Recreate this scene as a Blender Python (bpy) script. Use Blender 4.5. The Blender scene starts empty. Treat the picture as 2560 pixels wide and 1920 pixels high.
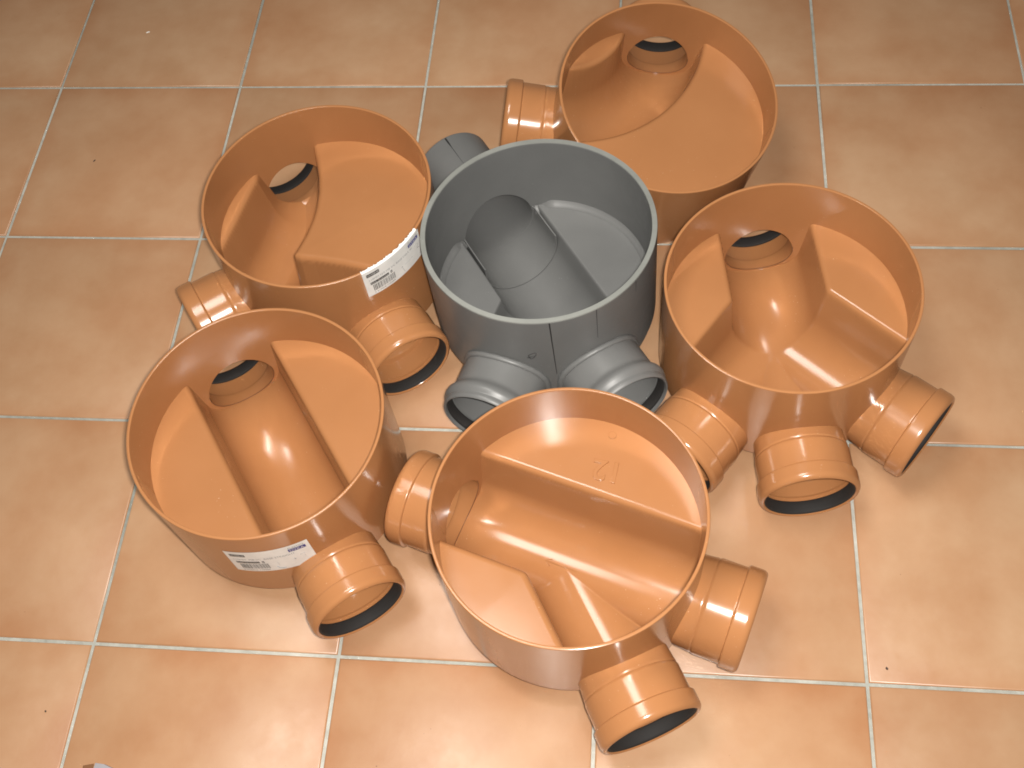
import bpy, bmesh, math, random
import numpy as np
from mathutils import Vector, Matrix, Euler

random.seed(7)
rad = math.radians
scene = bpy.context.scene
COL = scene.collection

# ------------------------------------------------------------------ camera
PITCH = 0.3247                                    # tile pitch (m)
cam_d = bpy.data.cameras.new('camera')
cam = bpy.data.objects.new('camera', cam_d)
COL.objects.link(cam)
cam.location = (3.09807 * PITCH, -4.08714 * PITCH, 4.15577 * PITCH)
cam.rotation_euler = (rad(29.4187), rad(4.6355), rad(4.2733))
cam_d.sensor_width = 36.0
cam_d.lens = 18.0 * 2.13534
cam_d.clip_start, cam_d.clip_end = 0.02, 100.0
scene.camera = cam

# ------------------------------------------------------------------ light
world = bpy.data.worlds.new('World')
scene.world = world
world.use_nodes = True
bg = world.node_tree.nodes['Background']
bg.inputs[0].default_value = (1.0, 0.95, 0.90, 1)
bg.inputs[1].default_value = 0.10

def lamp(name, kind, loc, target, energy, color, **kw):
    d = bpy.data.lights.new(name, kind)
    o = bpy.data.objects.new(name, d)
    COL.objects.link(o)
    o.location = loc
    o.rotation_euler = (Vector(target) - Vector(loc)).to_track_quat('-Z', 'Y').to_euler()
    d.energy = energy
    d.color = color
    for k, v in kw.items():
        setattr(d, k, v)
    return o

cm = Euler(cam.rotation_euler).to_matrix()
flash_at = Vector(cam.location) + cm @ Vector((0.024, 0.012, 0.0))
lamp('camera_flash', 'AREA', flash_at, (0.93, -0.62, 0.0), 31.0, (1.0, 0.96, 0.90),
     shape='RECTANGLE', size=0.034, size_y=0.022)
lamp('ceiling_lamp', 'AREA', (0.42, -0.55, 2.45), (0.62, -0.6, 0.0), 30.0, (1.0, 0.96, 0.89),
     shape='RECTANGLE', size=0.85, size_y=0.70)

scene.view_settings.view_transform = 'Standard'
scene.view_settings.look = 'None'
scene.view_settings.exposure = 0.0
scene.view_settings.gamma = 1.0
scene.view_settings.use_curve_mapping = False
cy = scene.cycles
cy.caustics_reflective = True
cy.caustics_refractive = False
cy.blur_glossy = 0.1
cy.max_bounces = 8
cy.diffuse_bounces = 4
cy.glossy_bounces = 5
cy.sample_clamp_indirect = 30.0
cy.use_denoising = True
cy.pixel_filter_type = 'BLACKMAN_HARRIS'
cy.filter_width = 1.8

# ------------------------------------------------------------------ materials
def material(name):
    m = bpy.data.materials.new(name)
    m.use_nodes = True
    nt = m.node_tree
    return m, nt, nt.nodes['Principled BSDF']

def N(nt, kind, **kw):
    n = nt.nodes.new(kind)
    for k, v in kw.items():
        setattr(n, k, v)
    return n

def ramp(nt, src, p0, c0, p1, c1):
    r = N(nt, 'ShaderNodeValToRGB')
    r.color_ramp.elements[0].position = p0
    r.color_ramp.elements[1].position = p1
    r.color_ramp.elements[0].color = (*c0, 1)
    r.color_ramp.elements[1].color = (*c1, 1)
    nt.links.new(src, r.inputs[0])
    return r

def noise(nt, scale, detail=3.0, rough=0.55, coord='Object', vec=None):
    n = N(nt, 'ShaderNodeTexNoise')
    n.inputs['Scale'].default_value = scale
    n.inputs['Detail'].default_value = detail
    n.inputs['Roughness'].default_value = rough
    if vec is None:
        tc = N(nt, 'ShaderNodeTexCoord')
        nt.links.new(tc.outputs[coord], n.inputs['Vector'])
    else:
        nt.links.new(vec, n.inputs['Vector'])
    return n

def plastic(name, ca, cb, dust, r0, r1, dust_amt=0.5, bump=0.02):
    """moulded PVC: faint colour drift, sparse pale dust and scuffs, uneven gloss."""
    m, nt, b = material(name)
    n1 = noise(nt, 9.0, 4)
    base = ramp(nt, n1.outputs['Fac'], 0.3, ca, 0.7, cb)
    n2 = noise(nt, 420.0, 2, 0.4)
    d = ramp(nt, n2.outputs['Fac'], 0.735, (0, 0, 0), 0.76, (1, 1, 1))
    n3 = noise(nt, 14.0, 3)
    area = ramp(nt, n3.outputs['Fac'], 0.5, (0, 0, 0), 0.68, (1, 1, 1))
    mul = N(nt, 'ShaderNodeMath', operation='MULTIPLY')
    nt.links.new(d.outputs[0], mul.inputs[0]); nt.links.new(area.outputs[0], mul.inputs[1])
    mul2 = N(nt, 'ShaderNodeMath', operation='MULTIPLY'); mul2.inputs[1].default_value = dust_amt
    nt.links.new(mul.outputs[0], mul2.inputs[0])
    mix = N(nt, 'ShaderNodeMixRGB')
    mix.inputs[2].default_value = (*dust, 1)
    nt.links.new(mul2.outputs[0], mix.inputs[0]); nt.links.new(base.outputs[0], mix.inputs[1])
    nt.links.new(mix.outputs[0], b.inputs['Base Color'])
    n4 = noise(nt, 30.0, 5, 0.65)
    rr = N(nt, 'ShaderNodeMapRange')
    rr.inputs[1].default_value = 0.3; rr.inputs[2].default_value = 0.7
    rr.inputs[3].default_value = r0; rr.inputs[4].default_value = r1
    nt.links.new(n4.outputs['Fac'], rr.inputs[0])
    nt.links.new(rr.outputs[0], b.inputs['Roughness'])
    n5 = noise(nt, 55.0, 4, 0.6)
    bp = N(nt, 'ShaderNodeBump')
    bp.inputs['Strength'].default_value = bump
    bp.inputs['Distance'].default_value = 0.004
    nt.links.new(n5.outputs['Fac'], bp.inputs['Height'])
    nt.links.new(bp.outputs[0], b.inputs['Normal'])
    b.inputs['IOR'].default_value = 1.52
    return m

M_ORANGE = plastic('orange_brown_plastic', (0.350, 0.152, 0.059), (0.380, 0.168, 0.067), (0.85, 0.66, 0.50), 0.155, 0.20, 0.5, 0.004)
M_GREY = plastic('grey_plastic', (0.122, 0.123, 0.121), (0.143, 0.144, 0.141), (0.5, 0.5, 0.48), 0.36, 0.48, 0.4, 0.03)
M_CUT = plastic('sawn_grey_plastic', (0.165, 0.170, 0.155), (0.235, 0.240, 0.222), (0.6, 0.6, 0.58), 0.5, 0.7, 0.3, 0.25)

def simple(name, col, rough, metallic=0.0):
    m, nt, b = material(name)
    n = noise(nt, 60.0, 3)
    lo = tuple(c * 0.86 for c in col)
    r = ramp(nt, n.outputs['Fac'], 0.3, lo, 0.7, col)
    nt.links.new(r.outputs[0], b.inputs['Base Color'])
    b.inputs['Roughness'].default_value = rough
    return m

M_RUBBER = simple('black_rubber', (0.016, 0.014, 0.013), 0.8)
M_SEAM = simple('dark_seam', (0.12, 0.035, 0.012), 0.6)
M_SEAMG = simple('grey_seam', (0.07, 0.075, 0.075), 0.6)
M_PAPER = simple('white_paper', (0.80, 0.79, 0.76), 0.55)
M_INK = simple('black_ink', (0.03, 0.03, 0.03), 0.6)
M_INKG = simple('grey_ink', (0.26, 0.27, 0.28), 0.6)
M_BLUE = simple('blue_ink', (0.035, 0.04, 0.23), 0.55)
M_MARK = simple('black_marker', (0.02, 0.02, 0.02), 0.45)
M_CRUMBD = simple('dark_crumb', (0.06, 0.04, 0.03), 0.8)
M_CRUMBW = simple('white_flake', (0.8, 0.78, 0.72), 0.7)
M_SCRAP = simple('pale_card', (0.34, 0.32, 0.34), 0.7)
M_SCRAPB = simple('brown_card', (0.20, 0.085, 0.03), 0.7)

def tile_material():
    m, nt, b = material('terracotta_glazed_tile')
    oi = N(nt, 'ShaderNodeObjectInfo')
    tc = N(nt, 'ShaderNodeTexCoord')
    sc = N(nt, 'ShaderNodeVectorMath', operation='SCALE'); sc.inputs['Scale'].default_value = 37.0
    cmb = N(nt, 'ShaderNodeCombineXYZ')
    for i in range(3):
        nt.links.new(oi.outputs['Random'], cmb.inputs[i])
    nt.links.new(cmb.outputs[0], sc.inputs[0])
    add = N(nt, 'ShaderNodeVectorMath', operation='ADD')
    nt.links.new(tc.outputs['Object'], add.inputs[0]); nt.links.new(sc.outputs[0], add.inputs[1])
    v = add.outputs[0]
    n1 = noise(nt, 7.0, 5, 0.6, vec=v)
    big = ramp(nt, n1.outputs['Fac'], 0.33, (0.385, 0.214, 0.113), 0.68, (0.455, 0.285, 0.168))
    n2 = noise(nt, 3.2, 3, 0.55, vec=v)
    warm = ramp(nt, n2.outputs['Fac'], 0.40, (0.95, 0.86, 0.80), 0.62, (1.0, 1.0, 1.0))
    mul = N(nt, 'ShaderNodeMixRGB', blend_type='MULTIPLY'); mul.inputs[0].default_value = 0.9
    nt.links.new(big.outputs[0], mul.inputs[1]); nt.links.new(warm.outputs[0], mul.inputs[2])
    # printed darker cloudy border of each tile: distance from the tile edge, broken by noise
    sep = N(nt, 'ShaderNodeSeparateXYZ'); nt.links.new(tc.outputs['Object'], sep.inputs[0])
    ax = N(nt, 'ShaderNodeMath', operation='ABSOLUTE'); nt.links.new(sep.outputs[0], ax.inputs[0])
    ay = N(nt, 'ShaderNodeMath', operation='ABSOLUTE'); nt.links.new(sep.outputs[1], ay.inputs[0])
    mx = N(nt, 'ShaderNodeMath', operation='MAXIMUM'); nt.links.new(ax.outputs[0], mx.inputs[0]); nt.links.new(ay.outputs[0], mx.inputs[1])
    n3 = noise(nt, 11.0, 4, 0.6, vec=v)
    sub = N(nt, 'ShaderNodeMath', operation='MULTIPLY_ADD'); sub.inputs[1].default_value = 0.10; 
    nt.links.new(n3.outputs['Fac'], sub.inputs[0]); nt.links.new(mx.outputs[0], sub.inputs[2])
    edge = ramp(nt, sub.outputs[0], 0.178, (1, 1, 1), 0.232, (0.90, 0.76, 0.66))
    mul2 = N(nt, 'ShaderNodeMixRGB', blend_type='MULTIPLY'); mul2.inputs[0].default_value = 0.75
    nt.links.new(mul.outputs[0], mul2.inputs[1]); nt.links.new(edge.outputs[0], mul2.inputs[2])
    hsv = N(nt, 'ShaderNodeHueSaturation')
    mr = N(nt, 'ShaderNodeMapRange'); mr.inputs[3].default_value = 0.93; mr.inputs[4].default_value = 1.06
    nt.links.new(oi.outputs['Random'], mr.inputs[0]); nt.links.new(mr.outputs[0], hsv.inputs['Value'])
    nt.links.new(mul2.outputs[0], hsv.inputs['Color'])
    n4 = noise(nt, 260.0, 1, 0.4, vec=v)
    sp = ramp(nt, n4.outputs['Fac'], 0.150, (0.45, 0.36, 0.30), 0.165, (1, 1, 1))
    mul3 = N(nt, 'ShaderNodeMixRGB', blend_type='MULTIPLY'); mul3.inputs[0].default_value = 1.0
    nt.links.new(hsv.outputs[0], mul3.inputs[1]); nt.links.new(sp.outputs[0], mul3.inputs[2])
    nt.links.new(mul3.outputs[0], b.inputs['Base Color'])
    n5 = noise(nt, 45.0, 4, 0.6, vec=v)
    rr = N(nt, 'ShaderNodeMapRange')
    rr.inputs[1].default_value = 0.3; rr.inputs[2].default_value = 0.7
    rr.inputs[3].default_value = 0.29; rr.inputs[4].default_value = 0.38
    nt.links.new(n5.outputs['Fac'], rr.inputs[0]); nt.links.new(rr.outputs[0], b.inputs['Roughness'])
    n6 = noise(nt, 24.0, 5, 0.6, vec=v)
    bp = N(nt, 'ShaderNodeBump'); bp.inputs['Strength'].default_value = 0.05; bp.inputs['Distance'].default_value = 0.006
    nt.links.new(n6.outputs['Fac'], bp.inputs['Height']); nt.links.new(bp.outputs[0], b.inputs['Normal'])
    return m

def grout_material():
    m, nt, b = material('pale_grout')
    n1 = noise(nt, 60.0, 5, 0.7)
    r = ramp(nt, n1.outputs['Fac'], 0.3, (0.33, 0.33, 0.29), 0.7, (0.50, 0.50, 0.45))
    n0 = noise(nt, 2.3, 3, 0.6)
    r0 = ramp(nt, n0.outputs['Fac'], 0.36, (0.55, 0.57, 0.56), 0.6, (1, 1, 1))
    mul = N(nt, 'ShaderNodeMixRGB', blend_type='MULTIPLY'); mul.inputs[0].default_value = 1.0
    nt.links.new(r.outputs[0], mul.inputs[1]); nt.links.new(r0.outputs[0], mul.inputs[2])
    nt.links.new(mul.outputs[0], b.inputs['Base Color'])
    b.inputs['Roughness'].default_value = 0.8
    bp = N(nt, 'ShaderNodeBump'); bp.inputs['Strength'].default_value = 0.4; bp.inputs['Distance'].default_value = 0.001
    nt.links.new(n1.outputs['Fac'], bp.inputs['Height']); nt.links.new(bp.outputs[0], b.inputs['Normal'])
    return m

M_TILE = tile_material()
M_GROUT = grout_material()

# ------------------------------------------------------------------ helpers
def link(name, me, mat, parent=None):
    o = bpy.data.objects.new(name, me)
    COL.objects.link(o)
    if mat:
        me.materials.append(mat)
    o.parent = parent
    return o

def mesh(name, verts, faces, smooth=True):
    me = bpy.data.meshes.new(name)
    me.from_pydata([tuple(v) for v in verts], [], faces)
    me.validate()
    bm = bmesh.new(); bm.from_mesh(me)
    bmesh.ops.recalc_face_normals(bm, faces=bm.faces)
    bm.to_mesh(me); bm.free()
    me.polygons.foreach_set('use_smooth', [smooth] * len(me.polygons))
    return me

def sharp(me, angle):
    me.set_sharp_from_angle(angle=rad(angle))

def lathe(profile, seg, closed):
    """revolve (r, z) points about z; closed joins the last point to the first."""
    v, f = [], []
    n = len(profile)
    for i in range(seg):
        a = 2 * math.pi * i / seg
        for r, z in profile:
            v.append((r * math.cos(a), r * math.sin(a), z))
    for i in range(seg):
        j = (i + 1) % seg
        for k in range(n if closed else n - 1):
            l = (k + 1) % n
            f.append((i * n + k, j * n + k, j * n + l, i * n + l))
    return v, f

def tube_path(pts, r, seg=8, cap=True):
    """a round wire along a polyline."""
    v, f = [], []
    P = [Vector(p) for p in pts]
    up = Vector((0, 0, 1))
    for i, p in enumerate(P):
        t = (P[min(i + 1, len(P) - 1)] - P[max(i - 1, 0)]).normalized()
        a = t.cross(up)
        a = a.normalized() if a.length > 1e-4 else Vector((1, 0, 0))
        b = t.cross(a)
        for k in range(seg):
            w = 2 * math.pi * k / seg
            v.append(p + r * (math.cos(w) * a + math.sin(w) * b))
    for i in range(len(P) - 1):
        for k in range(seg):
            l = (k + 1) % seg
            f.append((i * seg + k, i * seg + l, (i + 1) * seg + l, (i + 1) * seg + k))
    if cap:
        f.append(tuple(range(seg))); f.append(tuple((len(P) - 1) * seg + k for k in range(seg)))
    return v, f

# ------------------------------------------------------------------ the floor
GROUT_W = 0.0042
floor_v = [(-1.2, -2.6, -0.0022), (3.2, -2.6, -0.0022), (3.2, 1.4, -0.0022), (-1.2, 1.4, -0.0022)]
floor = link('floor', mesh('floor', floor_v, [(0, 1, 2, 3)], False), M_GROUT)
floor['kind'] = 'structure'
floor['label'] = 'floor of square terracotta tiles with pale grey grout'
hs = (PITCH - GROUT_W) / 2
prof = [(-hs, -0.006), (-hs, -0.0014), (-hs + 0.0007, -0.0004), (-hs + 0.002, 0.0)]
tv, tf = [], []
for ins, z in ((0, -0.006), (0, -0.0016), (0.0006, -0.0006), (0.0022, 0.0)):
    q = hs - ins
    tv += [(-q, -q, z), (q, -q, z), (q, q, z), (-q, q, z)]
for k in range(3):
    for i in range(4):
        j = (i + 1) % 4
        tf.append((k * 4 + i, k * 4 + j, k * 4 + 4 + j, k * 4 + 4 + i))
tf.append((12, 13, 14, 15))
tile_me = mesh('tile', tv, tf, True)
sharp(tile_me, 50)
tile_me.materials.append(M_TILE)
for row in range(-2, 6):
    for col in range(-2, 8):
        t = bpy.data.objects.new('tile', tile_me)
        COL.objects.link(t)
        t.parent = floor
        t.location = ((col + 0.5) * PITCH + random.uniform(-.0003, .0003), -(row + 0.5) * PITCH + random.uniform(-.0003, .0003), random.uniform(-.0003, 0.0))
        t.rotation_euler = (random.uniform(-.0008, .0008), random.uniform(-.0008, .0008), random.choice((0, 1, 2, 3)) * math.pi / 2)

# ------------------------------------------------------------------ drainage chamber bases
def seg_dist(px, py, a, b):
    ax, ay = a; bx, by = b
    dx, dy = bx - ax, by - ay
    t = np.clip(((px - ax) * dx + (py - ay) * dy) / (dx * dx + dy * dy), 0, 1)
    return np.hypot(px - ax - t * dx, py - ay - t * dy)

def path_dist(px, py, path):
    return np.min([seg_dist(px, py, path[i], path[i + 1]) for i in range(len(path) - 1)], axis=0)

def smin(a, b, k):
    h = np.clip(0.5 + 0.5 * (b - a) / k, 0, 1)
    return b * (1 - h) + a * h - k * h * (1 - h)

def pol(r, az):
    return (r * math.cos(rad(az)), r * math.sin(rad(az)))

def poly_dist(px, py, poly):
    """signed distance to a closed polygon, negative inside."""
    n = len(poly)
    d = np.min([seg_dist(px, py, poly[i], poly[(i + 1) % n]) for i in range(n)], axis=0)
    ins = np.zeros(np.shape(px), bool)
    for i in range(n):
        (ax, ay), (bx, by) = poly[i], poly[(i + 1) % n]
        if ay != by:
            ins ^= ((ay > py) != (by > py)) & (px < (bx - ax) * (py - ay) / (by - ay) + ax)
    return np.where(ins, -d, d)

class Insert:
    """height of the moulded benching with its open channels, as a function of x, y."""
    def __init__(s, paths, za, zb, slope=16.0, rnd=0.006, tilt=0.03, join=0.003, grow=0.0):
        s.grow = grow
        s.paths, s.za, s.zb, s.slope, s.rnd, s.tilt, s.join = paths, za, zb, slope, rnd, tilt, join
    def z(s, x, y):
        dd = None
        for path, hw in s.paths:
            d = poly_dist(x, y, path) if len(path) > 24 else path_dist(x, y, path) - hw
            dd = d if dd is None else smin(dd, d, s.join)
        hw = s.paths[0][1]
        d = np.maximum(dd - s.grow + hw, 0)
        d0 = hw * s.slope / math.sqrt(1 + s.slope ** 2)
        u = s.za - np.sqrt(np.maximum(hw * hw - np.minimum(d, d0) ** 2, 0))
        w = u + s.slope * np.maximum(d - d0, 0)
        zu0 = s.za - math.sqrt(hw * hw - d0 * d0)
        de = d0 + max(s.zb - s.rnd - zu0, 0) / s.slope        # where the wall meets the rounded edge
        q = np.clip(de + s.rnd - d, 0, s.rnd)
        top = s.zb - s.rnd + np.sqrt(np.maximum(s.rnd ** 2 - q ** 2, 0)) + s.tilt * np.clip(d - de - s.rnd, 0, 0.1)
        return np.where(d < de, np.minimum(w, s.zb - s.rnd), top)

def insert_mesh(ins, rin, step, normals=True):
    n = int(math.ceil(rin / step)) + 1
    g = np.arange(-n, n + 1) * step
    X, Y = np.meshgrid(g, g, indexing='ij')
    r = np.hypot(X, Y)
    inside = r < rin
    use = np.zeros_like(inside)
    cell = (inside[:-1, :-1] | inside[1:, :-1] | inside[:-1, 1:] | inside[1:, 1:])
    # a vertex outside the disc is pulled in radially on to its edge
    f = np.where(r > rin, rin / np.maximum(r, 1e-9), 1.0)
    X, Y = X * f, Y * f
    for a in (0, 1):
        for b in (0, 1):
            use[a:a + cell.shape[0], b:b + cell.shape[1]] |= cell
    idx = -np.ones(use.shape, int)
    idx[use] = np.arange(use.sum())
    x, y = X[use], Y[use]
    z = ins.z(x, y)
    ii, jj = np.nonzero(cell)
    F = np.stack([idx[ii, jj], idx[ii + 1, jj], idx[ii + 1, jj + 1], idx[ii, jj + 1]], 1)
    me = bpy.data.meshes.new('benching')
    me.from_pydata(np.stack([x, y, z], 1).tolist(), [], F.tolist())
    me.polygons.foreach_set('use_smooth', [True] * len(me.polygons))
    if normals:
        h = 0.0006
        gx = (ins.z(x + h, y) - ins.z(x - h, y)) / (2 * h)
        gy = (ins.z(x, y + h) - ins.z(x, y - h)) / (2 * h)
        nn = np.stack([-gx, -gy, np.ones_like(gx)], 1)
        nn /= np.linalg.norm(nn, axis=1)[:, None]
        me.normals_split_custom_set_from_vertices(nn.tolist())
    return me

def radial_tube(profile, R0, az, za, seg=72, start_inner=None):
    """revolve (s, r, follow) points about the horizontal axis at azimuth az; follow=1 bends the ring to the drum wall."""
    v, f = [], []
    n = len(profile)
    ca, sa = math.cos(rad(az)), math.sin(rad(az))
    for i in range(seg):
        w = 2 * math.pi * i / seg
        for s, r, fol in profile:
            l, h = r * math.cos(w), r * math.sin(w)
            ss = s
            if fol:
                ss = math.sqrt(max(s * s - l * l, 1e-6))
            v.append((ca * ss - sa * l, sa * ss + ca * l, za + h))
    for i in range(seg):
        j = (i + 1) % seg
        for k in range(n):
            m = (k + 1) % n
            f.append((i * n + k, j * n + k, j * n + m, i * n + m))
    return v, f

def drum(name, R, t, z0, z1, holes, hole_r, za, mat, parent, lower=None):
    rin = R - t
    e = t * 0.28
    P = []
    if lower:
        P += lower
    P += [(R, z0 + 0.001), (R, z0 + 0.002), (R, z0 + (z1 - z0) * 0.5), (R, z1 - e - 0.0008), (R, z1 - e), (R - 0.3 * e, z1 - 0.3 * e), (R - e, z1), (rin + e, z1), (rin + 0.3 * e, z1 - 0.3 * e),
         (rin, z1 - e), (rin, z1 - e - 0.0008), (rin, z0 + (z1 - z0) * 0.5)]
    P += [(rin, z0), (R - 0.001, z0)]
    v, f = lathe(P, 160, True)
    me = mesh(name, v, f, True)
    o = link(name, me, mat)
    cutters = []
    for az in holes:
        cv, cf = [], []
        ca, sa = math.cos(rad(az)), math.sin(rad(az))
        sg = 72
        for s in (R - 0.06, R + 0.03):
            for i in range(sg):
                w = 2 * math.pi * i / sg + 0.01
                l, h = hole_r * math.cos(w), hole_r * math.sin(w)
                cv.append((ca * s - sa * l, sa * s + ca * l, za + h))
        cf = [(i, (i + 1) % sg, sg + (i + 1) % sg, sg + i) for i in range(sg)] + [tuple(range(sg)), tuple(range(2 * sg - 1, sg - 1, -1))]
        c = link('cutter', mesh('cutter', cv, cf, False), None)
        md = o.modifiers.new('hole', 'BOOLEAN'); md.operation = 'DIFFERENCE'; md.object = c; md.solver = 'EXACT'
        cutters.append(c)
    bpy.context.view_layer.update()
    ev = o.evaluated_get(bpy.context.evaluated_depsgraph_get())
    new = bpy.data.meshes.new_from_object(ev)
    o.modifiers.clear()
    o.data = new
    for c in cutters:
        bpy.data.objects.remove(c, do_unlink=True)
    new.polygons.foreach_set('use_smooth', [True] * len(new.polygons))
    sharp(new, 35)
    o.parent = parent
    return o

def socket_orange(R, az, za, parent, L=0.229, name='socket'):
    o0 = R - 0.003
    d = L - 0.229
    P = [(o0, 0.0566, 1), (R + 0.001, 0.0568, 1), (0.1655, 0.0582, 0), (0.1675, 0.0585, 0), (0.1690, 0.0587, 0), (0.1696, 0.0584, 0), (0.1704, 0.0581, 0), (0.1712, 0.0584, 0), (0.1720, 0.0590, 0),
         (0.1730, 0.0594, 0), (0.1742, 0.0596, 0), (0.1750, 0.0596, 0), (0.1760, 0.0596, 0), (0.2036 + d, 0.0596, 0), (0.2046 + d, 0.0596, 0), (0.2053 + d, 0.0598, 0), (0.2058 + d, 0.0610, 0), (0.2063 + d, 0.0624, 0),
         (0.2070 + d, 0.0629, 0), (0.2078 + d, 0.0630, 0), (0.2086 + d, 0.0630, 0), (0.2205 + d, 0.0630, 0), (0.2215 + d, 0.0630, 0), (0.2240 + d, 0.0627, 0), (0.2260 + d, 0.0619, 0),
         (0.2276 + d, 0.0607, 0), (0.2286 + d, 0.0592, 0), (0.2290 + d, 0.0578, 0), (0.2284 + d, 0.0566, 0), (0.2272 + d, 0.0560, 0), (0.2265 + d, 0.0583, 0), (0.2035 + d, 0.0583, 0),
         (0.2025 + d, 0.0551, 0), (0.2015, 0.0549, 0), (0.177, 0.0548, 0), (0.176, 0.0547, 0), (0.1735, 0.0480, 0), (0.172, 0.0474, 0), (0.170, 0.0473, 0), (0.165, 0.0472, 0), (o0, 0.0472, 1)]
    v, f = radial_tube(P, R, az, za)
    me = mesh(name, v, f); sharp(me, 40)
    s = link(name, me, M_ORANGE, parent)
    r0, r1 = 0.2095 + d, 0.2268 + d
    Q = [(r0, 0.0580, 0), (r0, 0.0546, 0), (r0 + 0.002, 0.0534, 0), (r0 + 0.008, 0.0534, 0), (r0 + 0.011, 0.0536, 0), (r0 + 0.0140, 0.0540, 0), (r1, 0.0550, 0), (r1, 0.0580, 0)]
    v, f = radial_tube(Q, R, az, za)
    link('seal_ring', mesh('seal_ring', v, f), M_RUBBER, s)
    return s

def seam(R, az, za, r, s, parent, mat, spread=100):
    pts = []
    ca, sa = math.cos(rad(az)), math.sin(rad(az))
    for i in range(33):
        w = rad(-90 - spread + 2 * spread * i / 32)
        l, h = r * math.cos(w), r * math.sin(w)
        ss = math.sqrt(max(s * s - l * l, 1e-6))
        pts.append((ca * ss - sa * l, sa * ss + ca * l, za + h))
    v, f = tube_path(pts, 0.00045, 6)
    link('joint_line', mesh('joint_line', v, f), mat, parent)

def thing(name, label, cat, rim_centre, tilt, h, group=None):
    o = bpy.data.objects.new(name, None)
    COL.objects.link(o)
    tx, ty = rad(tilt[0]), rad(tilt[1])
    n = Vector((math.sin(ty), -math.sin(tx), 1)).normalized()
    u = (Vector((1, 0, 0)) - n * n.x).normalized()
    w = n.cross(u)
    m = Matrix((u, w, n)).transposed().to_4x4()
    m.translation = Vector(rim_centre) - n * h
    o.matrix_world = m
    o.empty_display_size = 0.05
    o['label'] = label; o['category'] = cat
    if group:
        o['group'] = group
    return o

def arc(c, r, a0, a1, n=18):
    return [(c[0] + r * math.cos(rad(a0 + (a1 - a0) * i / n)), c[1] + r * math.sin(rad(a0 + (a1 - a0) * i / n))) for i in range(n + 1)]

R, WALL = 0.158, 0.0040
GROUP = 'plastic drainage chamber bases standing on the tiles'

def orange_base(label, centre, tilt, h, paths, spigots, rnd=0.008, seams=(), grow=0.0, slope=12.0, seam_s=0.1495, lift=0.0, pipe_lift=0.0):
    root = thing('drainage_chamber_base', label, 'chamber base', centre, tilt, h, GROUP)
    zp = h - 0.1410 + pipe_lift          # pipe axis
    za = h - 0.1365 + pipe_lift          # centre of the half-round channel
    zb = h - 0.0735 + lift
    drum('wall', R, WALL, h - 0.1700, h, spigots, 0.0476, zp, M_ORANGE, root)
    ins = Insert(paths, za, zb, rnd=rnd, grow=grow, slope=slope)
    link('benching', insert_mesh(ins, R - WALL + 0.0016, 0.00125), M_ORANGE, root)
    under = Insert(paths, za - 0.004, za + 0.000, rnd=0.003, tilt=0, grow=0.007)
    um = insert_mesh(under, R - WALL + 0.001, 0.005, False)
    link('underside', um, M_ORANGE, root)
    for az in spigots:
        socket_orange(R, az, zp - 0.003, root, 0.222 if 45 < az < 150 else 0.229)
    for az in seams:
        seam(R, az, zp, 0.0474, R - 0.0033, root, M_SEAM, 100)
    root['h'] = h
    return root, ins

HW = 0.0545
# left front: straight through
AX5 = 124.5
base5, ins5 = orange_base('orange chamber base with one straight channel and a white sticker, front left', (0.5566, -0.7444, 0.2071), (0, 0), 0.2071,
                          [([pol(0.17, AX5), pol(0.17, AX5 - 180)], HW)], [AX5, AX5 - 180], seams=[AX5])
# right: three inlets
A4 = 97.7
base4, ins4 = orange_base('orange chamber base with three sockets fanning towards the viewer, right', (1.2034, -0.5343, 0.2065), (0, 0), 0.2065,
                          [([pol(0.17, A4), pol(0.17, A4 - 180)], 0.056), ([pol(0.012, A4), pol(0.17, A4 - 225)], 0.053), ([pol(0.012, A4), pol(0.17, A4 - 135)], 0.053)],
                          [A4, A4 - 180, A4 - 225, A4 - 135], seams=[A4])
# rear left: bend with second inlet
right_edge = [(-48, 178), (-42, 150), (-32, 120), (-24, 92), (-19, 62), (-18, 34), (-20, 10), (-25, -16), (-33, -42), (-36, -50), (-30, -52.5), (-10, -54), (30, -60), (80, -71), (126, -83), (160, -92)]
near_edge = [(120, -190), (40, -185), (22, -150), (8, -128), (-16, -118), (-42, -118), (-66, -126), (-86, -142), (-110, -180)]
left_edge = [(-190, -150), (-200, -60), (-153, -45), (-148, -20), (-141, 10), (-134, 45), (-126, 83), (-128, 120), (-130, 160)]
foot1 = [(x / 1000, y / 1000) for x, y in right_edge + near_edge + left_edge]
base1, ins1 = orange_base('orange chamber base with torn white sticker over its rim, rear left', (0.5754, -0.3992, 0.2094), (0, 0), 0.2090,
                          [(foot1, 0.0535)], [125, -145, -55], rnd=0.009, grow=-0.013, slope=8.0)
# rear right: quarter bend, tipped on to the edge of its drum
az3 = 132.5
c3 = pol(R * math.sqrt(2), az3)
bend3 = arc(c3, R, az3 - 180 + 45, az3 - 180 - 45)
base3, ins3 = orange_base('tilted orange chamber base with a quarter bend channel, rear right', (1.0521, -0.1976, 0.1830), (10.35, 10.59), 0.207,
                          [([pol(0.175, az3 - 45)] + bend3 + [pol(0.175, az3 + 45)], 0.0555)], [az3 - 45, az3 + 45], seams=[az3 - 45], lift=0.013, pipe_lift=0.019)
# front centre: straight with one branch
A6 = 161.4
base6, ins6 = orange_base('orange chamber base with raised 12 on its benching, front centre', (0.9406, -0.8534, 0.2140), (0, 0), 0.2135,
                          [([pol(0.17, A6), pol(0.17, A6 - 180)], 0.0545), ([pol(0.012, A6), pol(0.17, A6 - 225 + 360)], 0.052)],
                          [A6, A6 - 180, A6 - 225 + 0], seams=[A6])

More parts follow.
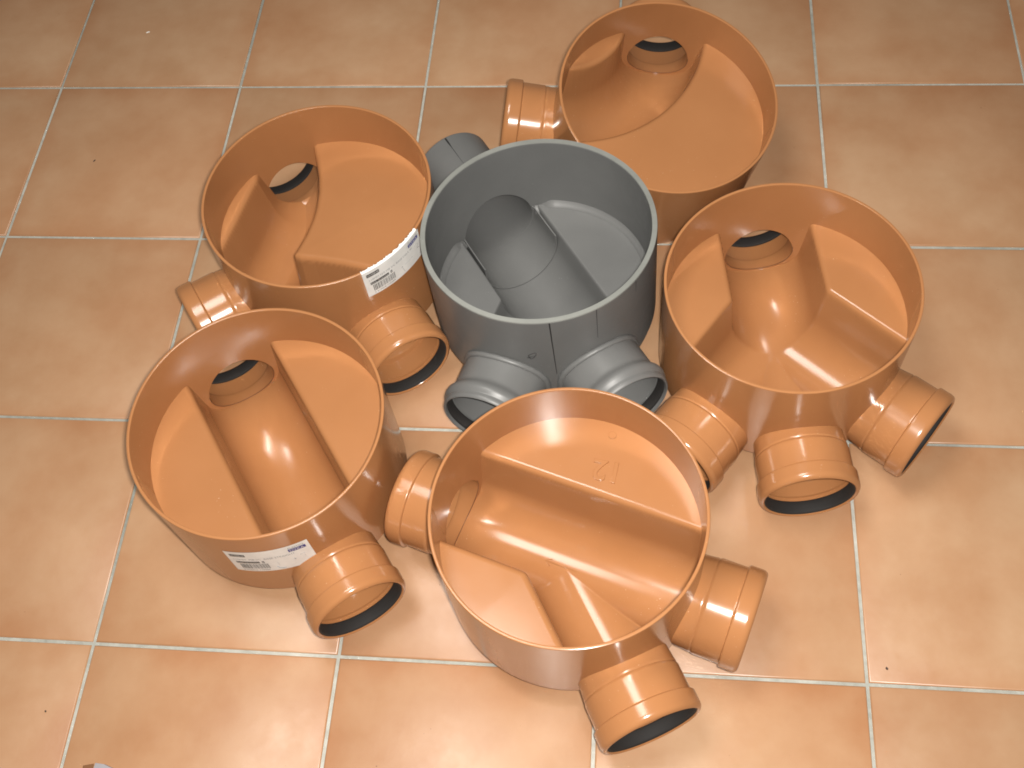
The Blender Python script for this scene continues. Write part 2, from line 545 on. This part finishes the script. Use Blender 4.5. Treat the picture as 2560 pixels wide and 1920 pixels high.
# ------------------------------------------------------------------ grey chamber base
GR, GW, GH, GZA = 0.1548, 0.0072, 0.2126, 0.0686
grey = thing('drainage_chamber_base', 'grey chamber base in the middle with sawn rim and black marker lines', 'chamber base', (0.8820, -0.4568, 0.2136), (-2.5, -1.0), GH, GROUP)
drum('wall', GR, GW, 0.052, GH - 0.0006, [123, -57, -107], 0.0572, GZA, M_GREY, grey)
v, f = lathe([(GR, GH - 0.0014), (GR - 0.0004, GH), (GR - GW + 0.0005, GH), (GR - GW, GH - 0.0014)], 160, True)
cut = link('cut_edge', mesh('cut_edge', v, f, True), M_CUT, grey)
sharp(cut.data, 40)
cut['label'] = 'pale sawn top edge'
gpaths = [([pol(0.17, 122.7), pol(0.17, -57.3)], 0.0592), ([(-0.004, -0.040), (-0.042, -0.165)], 0.0530)]
insg = Insert(gpaths, GZA, GH - 0.1270, rnd=0.003, tilt=0.02, slope=6)
link('benching', insert_mesh(insg, GR - GW + 0.0016, 0.00125), M_GREY, grey)
v, f = lathe([(GR - 0.0005, 0.0535), (GR - 0.003, 0.040), (GR - 0.012, 0.022), (GR - 0.032, 0.009), (GR - 0.070, 0.0055), (0.06, 0.0045), (0.001, 0.0045)], 96, False)
f = [q for q in f if max(v[i][2] for i in q) < 0.02 or not any(abs(((math.degrees(math.atan2(v[q[0]][1], v[q[0]][0])) - a + 180) % 360) - 180) < 23 for a in (123, -57, -107))]
link('bottom_cap', mesh('bottom_cap', v, f), M_GREY, grey)
v, f = lathe([(GR - GW - 0.0085, GH - 0.1275), (GR - GW - 0.0072, GH - 0.1245), (GR - GW - 0.0045, GH - 0.1228), (GR - GW - 0.0020, GH - 0.1205), (GR - GW + 0.001, GH - 0.1165)], 120, False)
n5 = 5
keep = [q for q in f if not any(abs(((math.degrees(math.atan2(v[q[0]][1], v[q[0]][0])) - a + 180) % 360) - 180) < 24 for a in (122, -57, -107))]
def ease(p):
    a = math.degrees(math.atan2(p[1], p[0]))
    g = min(abs(((a - c + 180) % 360) - 180) - 26 for c in (122, -57, -107))
    return max(0.0, min(1.0, g / 6))
v = [(x, y, z - 0.010 * (1 - ease((x, y)))) for x, y, z in v]
link('weld_fillet', mesh('weld_fillet', v, keep), M_GREY, grey)
for az in (-57, -107):
    o0 = GR - 0.004
    P = [(o0, 0.0588, 1), (GR + 0.002, 0.0588, 1), (0.160, 0.0588, 0), (0.162, 0.0588, 0), (0.189, 0.0588, 0), (0.191, 0.0588, 0), (0.1945, 0.0595, 0), (0.1985, 0.0622, 0), (0.2025, 0.0645, 0), (0.2065, 0.0652, 0), (0.2105, 0.0645, 0),
         (0.2135, 0.0622, 0), (0.2160, 0.0612, 0), (0.2195, 0.0612, 0), (0.2225, 0.0605, 0), (0.2240, 0.0590, 0), (0.2232, 0.0572, 0), (0.2195, 0.0570, 0), (0.2185, 0.0615, 0), (0.2040, 0.0615, 0),
         (0.2020, 0.0560, 0), (0.180, 0.0555, 0), (o0, 0.0548, 1)]
    v, f = radial_tube(P, GR, az, GZA)
    me = mesh('socket', v, f); sharp(me, 40)
    s = link('socket', me, M_GREY, grey)
    Q = [(0.2045, 0.0612, 0), (0.2045, 0.0560, 0), (0.207, 0.0545, 0), (0.211, 0.0552, 0), (0.215, 0.0545, 0), (0.2183, 0.0565, 0), (0.2183, 0.0612, 0)]
    v, f = radial_tube(Q, GR, az, GZA)
    link('seal_ring', mesh('seal_ring', v, f), M_RUBBER, s)
    W = [(GR + 0.0032 + 0.0040 * math.cos(2 * math.pi * k / 10), 0.0598 + 0.0030 * math.sin(2 * math.pi * k / 10), 1) for k in range(10)]
    v, f = radial_tube(W, GR, az, GZA, 120)
    rg = random.Random(3 + int(az))
    v = [(x + rg.uniform(-.00025, .00025), y + rg.uniform(-.00025, .00025), z + rg.uniform(-.00025, .00025)) for x, y, z in v]
    link('weld_bead', mesh('weld_bead', v, f), M_GREY, grey)
PIPE_AZ, PIPE_L = 123.0, 0.292
P = [(GR - 0.004, 0.0590, 1), (GR + 0.002, 0.0590, 1), (0.20, 0.0590, 0), (PIPE_L - 0.002, 0.0590, 0), (PIPE_L - 0.001, 0.0590, 0), (PIPE_L, 0.0585, 0), (PIPE_L, 0.0571, 0), (PIPE_L - 0.001, 0.0566, 0), (0.2, 0.0566, 0), (GR - 0.004, 0.0566, 1)]
v, f = radial_tube(P, GR, PIPE_AZ, GZA)
me = mesh('outlet_pipe', v, f); sharp(me, 40)
pipe = link('outlet_pipe', me, M_GREY, grey)
def trough_liner(az, s0, s1, r0, r1, za, spread, top):
    """the part of the pipe that reaches into the drum, cut down to its lower half."""
    v, f = [], []
    ca, sa = math.cos(rad(az)), math.sin(rad(az))
    n = 40
    for i in range(-1, n + 2):
        up = top if i in (-1, n + 1) else 0.0
        w = rad(-90 - spread + 2 * spread * min(max(i, 0), n) / n)
        for s_, r_ in ((s0, r0), (s0, r1), (s1, r1), (s1, r0)):
            l, h = r_ * math.cos(w), r_ * math.sin(w)
            ss = s_ if s_ == s0 else math.sqrt(s_ * s_ - l * l)
            v.append((ca * ss - sa * l, sa * ss + ca * l, za + h + up))
    for i in range(n + 2):
        for k in range(4):
            l = (k + 1) % 4
            f.append((i * 4 + k, i * 4 + 4 + k, i * 4 + 4 + l, i * 4 + l))
    f += [(0, 1, 2, 3), tuple(4 * (n + 2) + k for k in range(4))]
    me = mesh('pipe_end', v, f); sharp(me, 40)
    return me
link('pipe_end', trough_liner(122.7, 0.070, GR - 0.003, 0.0568, 0.0584, GZA, 90, GH - 0.1300 - GZA), M_GREY, grey)

# ------------------------------------------------------------------ print, marks and stickers on the drums
def bend_pts(pts, az, z, Rr, off):
    out = []
    for x, y in pts:
        a = rad(az) + x / Rr
        out.append(((Rr + off) * math.cos(a), (Rr + off) * math.sin(a), z + y))
    return out

def patch(name, x0, x1, y0, y1, az, z, Rr, off, mat, parent, nx=None, top=None, bottom=None):
    nx = nx or max(1, int(abs(x1 - x0) / 0.003))
    v, f = [], []
    for i in range(nx + 1):
        x = x0 + (x1 - x0) * i / nx
        ya = y0 + (bottom(i / nx) if bottom else 0)
        yb = y1 + (top(i / nx) if top else 0)
        v += bend_pts([(x, ya), (x, yb)], az, z, Rr, off)
    for i in range(nx):
        f.append((2 * i, 2 * i + 2, 2 * i + 3, 2 * i + 1))
    me = bpy.data.meshes.new(name)
    me.from_pydata(v, [], f)
    return link(name, me, mat, parent)

def text_flat(body, size, extrude=0.0, bevel=0.0):
    c = bpy.data.curves.new('t', 'FONT')
    c.body = body; c.size = size; c.extrude = extrude; c.bevel_depth = bevel
    c.resolution_u = 3
    o = bpy.data.objects.new('t', c); COL.objects.link(o)
    bpy.context.view_layer.update()
    me = bpy.data.meshes.new_from_object(o.evaluated_get(bpy.context.evaluated_depsgraph_get()))
    bpy.data.objects.remove(o, do_unlink=True)
    return me

def text_on(body, width, height, x, y, az, z, Rr, off, mat, parent, name='lettering'):
    me = text_flat(body, 1.0)
    co = np.array([w.co[:] for w in me.vertices])
    lo, hi = co.min(0), co.max(0)
    pts = [(x + (c[0] - lo[0]) / (hi[0] - lo[0]) * width, y + (c[1] - lo[1]) / (hi[1] - lo[1]) * height) for c in co]
    for w, p in zip(me.vertices, bend_pts(pts, az, z, Rr, off)):
        w.co = p
    me.materials.clear()
    return link(name, me, mat, parent)

def barcode(x, y, w, h, az, z, Rr, off, parent):
    rg = random.Random(11)
    v, f = [], []
    cur = 0.0
    while cur < w:
        bw = rg.choice((0.0004, 0.0004, 0.0007, 0.0010))
        k = len(v)
        v += bend_pts([(x + cur, y), (x + cur + bw, y), (x + cur + bw, y + h), (x + cur, y + h)], az, z, Rr, off)
        f.append((k, k + 1, k + 2, k + 3))
        cur += bw + rg.choice((0.0004, 0.0006, 0.0010))
    me = bpy.data.meshes.new('barcode'); me.from_pydata(v, [], f)
    return link('barcode', me, M_INK, parent)

def wire_on(pts, r, az, z, Rr, mat, parent, name):
    v, f = tube_path(bend_pts(pts, az, z, Rr, 0.0004), r, 6)
    return link(name, mesh(name, v, f), mat, parent)

def sticker(root, az0, width, ztop, height, line, torn):
    Rr = R
    # x runs right from the left edge, y down from the top edge
    rg = random.Random(5)
    jag = [rg.uniform(-0.0035, 0.0) for _ in range(60)]
    top = (lambda t: jag[min(int(t * 59), 59)] * 0.5) if torn else None
    st = patch('sticker', 0, width, -height, 0, az0, ztop, Rr, 0.00035, M_PAPER, root, 36, top)
    st['label'] = 'torn white printed sticker' if torn else 'white printed sticker'
    o1, o2 = 0.0006, 0.0008
    H = height
    def box(x0, x1, v0, v1, mat, off=o1, name='printed_box'):
        return patch(name, x0 * width, x1 * width, -v1 * H, -v0 * H, az0, ztop, Rr, off, mat, st)
    def tx(s, x0, x1, v0, v1, mat, off=o2):
        return text_on(s, (x1 - x0) * width, (v1 - v0) * H, x0 * width, -v1 * H, az0, ztop, Rr, off, mat, st)
    box(0.05, 0.235, 0.12, 0.235, M_INK)
    tx('UUI0JH8', 0.06, 0.225, 0.145, 0.215, M_PAPER)
    tx(line, 0.07, 0.80, 0.33, 0.40, M_INKG)
    box(0.075, 0.355, 0.475, 0.565, M_INK)
    tx('Pack Quantity', 0.085, 0.345, 0.495, 0.55, M_PAPER)
    box(0.385, 0.412, 0.47, 0.565, M_INK)
    tx('1', 0.394, 0.402, 0.49, 0.545, M_PAPER)
    barcode(0.10 * width, -0.845 * H, 0.34 * width, 0.24 * H, az0, ztop, Rr, o1, st)
    tx('5 019416 110284', 0.10, 0.42, 0.885, 0.935, M_INK)
    box(0.745, 0.955, 0.155, 0.275, M_BLUE, name='blue_logo')
    tx('DYKA', 0.765, 0.935, 0.178, 0.252, M_PAPER)
    tx('PLASTICS', 0.755, 0.945, 0.075, 0.14, M_INKG, o1)
    # ball-point scribbles
    def w(pts, r=0.00022, name='pen_mark'):
        wire_on([(a * width, -b * H) for a, b in pts], r, az0, ztop, Rr, M_INKG, st, name)
    if torn:
        w([(0.56, 0.70), (0.575, 0.66), (0.58, 0.80), (0.60, 0.92)])
        w([(0.63, 0.70), (0.70, 0.70), (0.78, 0.68)])
        w([(0.86, 0.46), (0.90, 0.40), (0.93, 0.46), (0.90, 0.60), (0.95, 0.64)])
        w([(0.985, 0.62), (0.975, 0.74), (0.955, 0.90)], 0.0006)
    else:
        w([(0.52, 0.80), (0.535, 0.88), (0.57, 0.92), (0.61, 0.92)], 0.0006)
        w([(0.55, 0.60), (0.56, 0.74)])
        w([(0.84, 0.52), (0.90, 0.50), (0.885, 0.68)])
        w([(0.76, 0.60), (0.77, 0.66)], 0.0005)
    if torn:   # paper turned over the rim, torn along its edge
        v, f = [], []
        n = 48
        h = root['h']
        for i in range(n + 1):
            a = rad(az0) + width * 0.97 * i / n / Rr
            dep = 0.0030 + rg.uniform(-0.0011, 0.0011)
            for rr, zz in ((R + 0.0006, h - 0.0055 + rg.uniform(-.0012, .0012)), (R + 0.0006, h - 0.0008), (R - 0.0008, h + 0.0004), (R - dep, h + 0.0006)):
                v.append((rr * math.cos(a), rr * math.sin(a), zz))
        for i in range(n):
            for k in range(3):
                f.append((i * 4 + k, i * 4 + 4 + k, i * 4 + 5 + k, i * 4 + 1 + k))
        me = bpy.data.meshes.new('torn_edge'); me.from_pydata(v, [], f)
        link('torn_edge', me, M_PAPER, st)
    return st

sticker(base5, -97.5, 0.1015, 0.2071 - 0.0395, 0.0630, '110MM  MB I/C  BASE STRAIGHT', False)
sticker(base1, -58.5, 0.1010, 0.2090 - 0.0010, 0.0525, '110MM N/S MB S/C BASE DBLE 90', True)
del base1['h'], base3['h'], base4['h'], base5['h'], base6['h']

# raised figures, pip and arrow moulded into the front base
me = text_flat('12', 0.038, 0.0010, 0.0007)
co = np.array([w.co[:] for w in me.vertices])
mid = (co.min(0) + co.max(0)) / 2
rot = Matrix.Rotation(rad(170), 3, 'Z')
zb = float(ins6.z(np.array([0.039]), np.array([0.081]))[0])
for w in me.vertices:
    p = rot @ (w.co - Vector((mid[0], mid[1], 0)))
    x, y = p.x + 0.038, p.y + 0.083
    w.co = (x, y, float(ins6.z(np.array([x]), np.array([y]))[0]) + p.z + 0.0001)
me.materials.clear()
link('raised_number', me, M_ORANGE, base6)
px, py = 0.046, 0.131
zp = float(ins6.z(np.array([px]), np.array([py]))[0])
v, f = lathe([(0.0052, -0.001), (0.0052, 0.0011), (0.0046, 0.0017), (0.0001, 0.0017)], 32, False)
pip = mesh('moulding_pip', [(x + px, y + py, z + zp) for x, y, z in v], f); sharp(pip, 40)
link('moulding_pip', pip, M_ORANGE, base6)
ad = Vector(pol(1, A6)).to_3d(); an = Vector((-ad.y, ad.x, 0))
def on_channel(s, l):
    p = ad * s + an * l
    return (p.x, p.y, float(ins6.z(np.array([p.x]), np.array([p.y]))[0]) + 0.0003)
v, f = tube_path([on_channel(*q) for q in ((0.034, 0.002), (0.014, 0.002), (-0.006, 0.002))], 0.0006, 6)
v2, f2 = tube_path([on_channel(*q) for q in ((0.029, 0.007), (0.037, 0.002), (0.029, -0.003))], 0.0006, 6)
link('flow_arrow', mesh('flow_arrow', v + v2, f + [tuple(i + len(v) for i in q) for q in f2]), M_ORANGE, base6)

# felt-pen lines on the grey drum and pipe
for az, zr0, zr1, w in ((-81.0, -0.118, -0.0015, 0.0017), (-58.4, -0.062, -0.0015, 0.0010), (-34.0, -0.026, -0.0015, 0.0010)):
    n = 8
    rg = random.Random(int(az))
    v, f = [], []
    for i in range(n + 1):
        t = i / n
        ww = w * (0.45 + 0.55 * t)
        x = -0.0025 * (1 - t) * (-1 if az == -81.0 else 0) + rg.uniform(-.0001, .0001)
        v += bend_pts([(x - ww / 2, zr0 + (zr1 - zr0) * t), (x + ww / 2, zr0 + (zr1 - zr0) * t)], az, GH, GR, 0.0004)
        if i:
            k = len(v) - 4
            f.append((k, k + 1, k + 3, k + 2))
    mm = bpy.data.meshes.new('marker_line'); mm.from_pydata(v, [], f)
    link('marker_line', mm, M_MARK, grey)
loop = []
for i in range(25):
    t = 2 * math.pi * i / 24
    loop.append((0.0045 * math.sin(t) + 0.0030 * math.sin(2 * t) * 0.4 + 0.004 * math.cos(t) * 0.6, 0.0060 * math.cos(t) + 0.002 * math.sin(2 * t)))
wire_on(loop, 0.00035, -91.0, GH - 0.072, GR, M_MARK, grey, 'marker_scribble')
wire_on([(-0.006, -0.004), (0.0, -0.001), (0.004, 0.0005)], 0.00035, -91.0, GH - 0.073, GR, M_MARK, grey, 'marker_scribble')
pa = Vector(pol(1, PIPE_AZ)).to_3d(); pn = Vector((-pa.y, pa.x, 0))
def on_pipe(s, ang):
    return pa * s + pn * (0.0592 * math.sin(rad(ang))) + Vector((0, 0, GZA + 0.0592 * math.cos(rad(ang))))
v, f = [], []
for i in range(9):
    t = i / 8
    w = 1.3 if t < 0.15 else 0.55 - 0.45 * t
    s = PIPE_L - 0.002 - 0.085 * t
    v += [on_pipe(s, 4 - w), on_pipe(s, 4 + w)]
    if i:
        k = len(v) - 4
        f.append((k, k + 1, k + 3, k + 2))
mm = bpy.data.meshes.new('marker_line'); mm.from_pydata([tuple(q) for q in v], [], f)
link('marker_line', mm, M_MARK, pipe)

# ------------------------------------------------------------------ small litter on the tiles
def crumb(name, label, cat, x, y, sx, sy, sz, mat, seed):
    rg = random.Random(seed)
    bm = bmesh.new()
    bmesh.ops.create_icosphere(bm, subdivisions=2, radius=1.0)
    for w in bm.verts:
        k = 1 + rg.uniform(-0.25, 0.25)
        w.co = Vector((w.co.x * sx * k, w.co.y * sy * k, max(w.co.z * sz * k, -sz * 0.5) + sz * 0.5))
    me = bpy.data.meshes.new(name); bm.to_mesh(me); bm.free()
    o = link(name, me, mat)
    o.location = (x, y, 0.0)
    o.rotation_euler.z = rg.uniform(0, 3)
    o['label'] = label; o['category'] = cat
    return o

crumb('paint_flake', 'white flake lying on the top left tile', 'flake', 0.1258, 0.1335, 0.0035, 0.0014, 0.0006, M_CRUMBW, 1)
crumb('crumb', 'dark sliver on the tile left of the rear left base', 'crumb', 0.1063, -0.1667, 0.0028, 0.0009, 0.0008, M_CRUMBD, 2)
crumb('crumb', 'dark crumb on the lower right tile beside the grout cross', 'crumb', 1.3232, -0.9536, 0.0017, 0.0015, 0.0010, M_CRUMBD, 3)
crumb('crumb', 'tiny brown crumb on the bottom left corner tile', 'crumb', 0.2857, -1.0629, 0.0013, 0.0012, 0.0009, M_CRUMBD, 4)

scrap = bpy.data.objects.new('card_scrap', None)
COL.objects.link(scrap)
scrap.location = (0.3845, -1.1425, 0.0)
scrap['label'] = 'scrap of pale grey and brown card at the bottom left edge'
scrap['category'] = 'scrap'
def slab(name, pts, z0, z1, mat):
    n = len(pts)
    v = [(x, y, z0) for x, y in pts] + [(x * 0.97, y * 0.97, z1 + 0.003 * math.sin(40 * x)) for x, y in pts]
    f = [tuple(range(n - 1, -1, -1)), tuple(range(n, 2 * n))] + [(i, (i + 1) % n, n + (i + 1) % n, n + i) for i in range(n)]
    return link(name, mesh(name, v, f, False), mat, scrap)
slab('card', [(-0.016, 0.022), (-0.004, 0.021), (0.020, 0.013), (0.030, -0.004), (0.012, -0.012), (-0.018, -0.006)], 0.0002, 0.006, M_SCRAP)
slab('torn_card', [(-0.032, 0.018), (-0.019, 0.021), (-0.0185, 0.002), (-0.030, -0.003)], 0.0002, 0.004, M_SCRAPB)
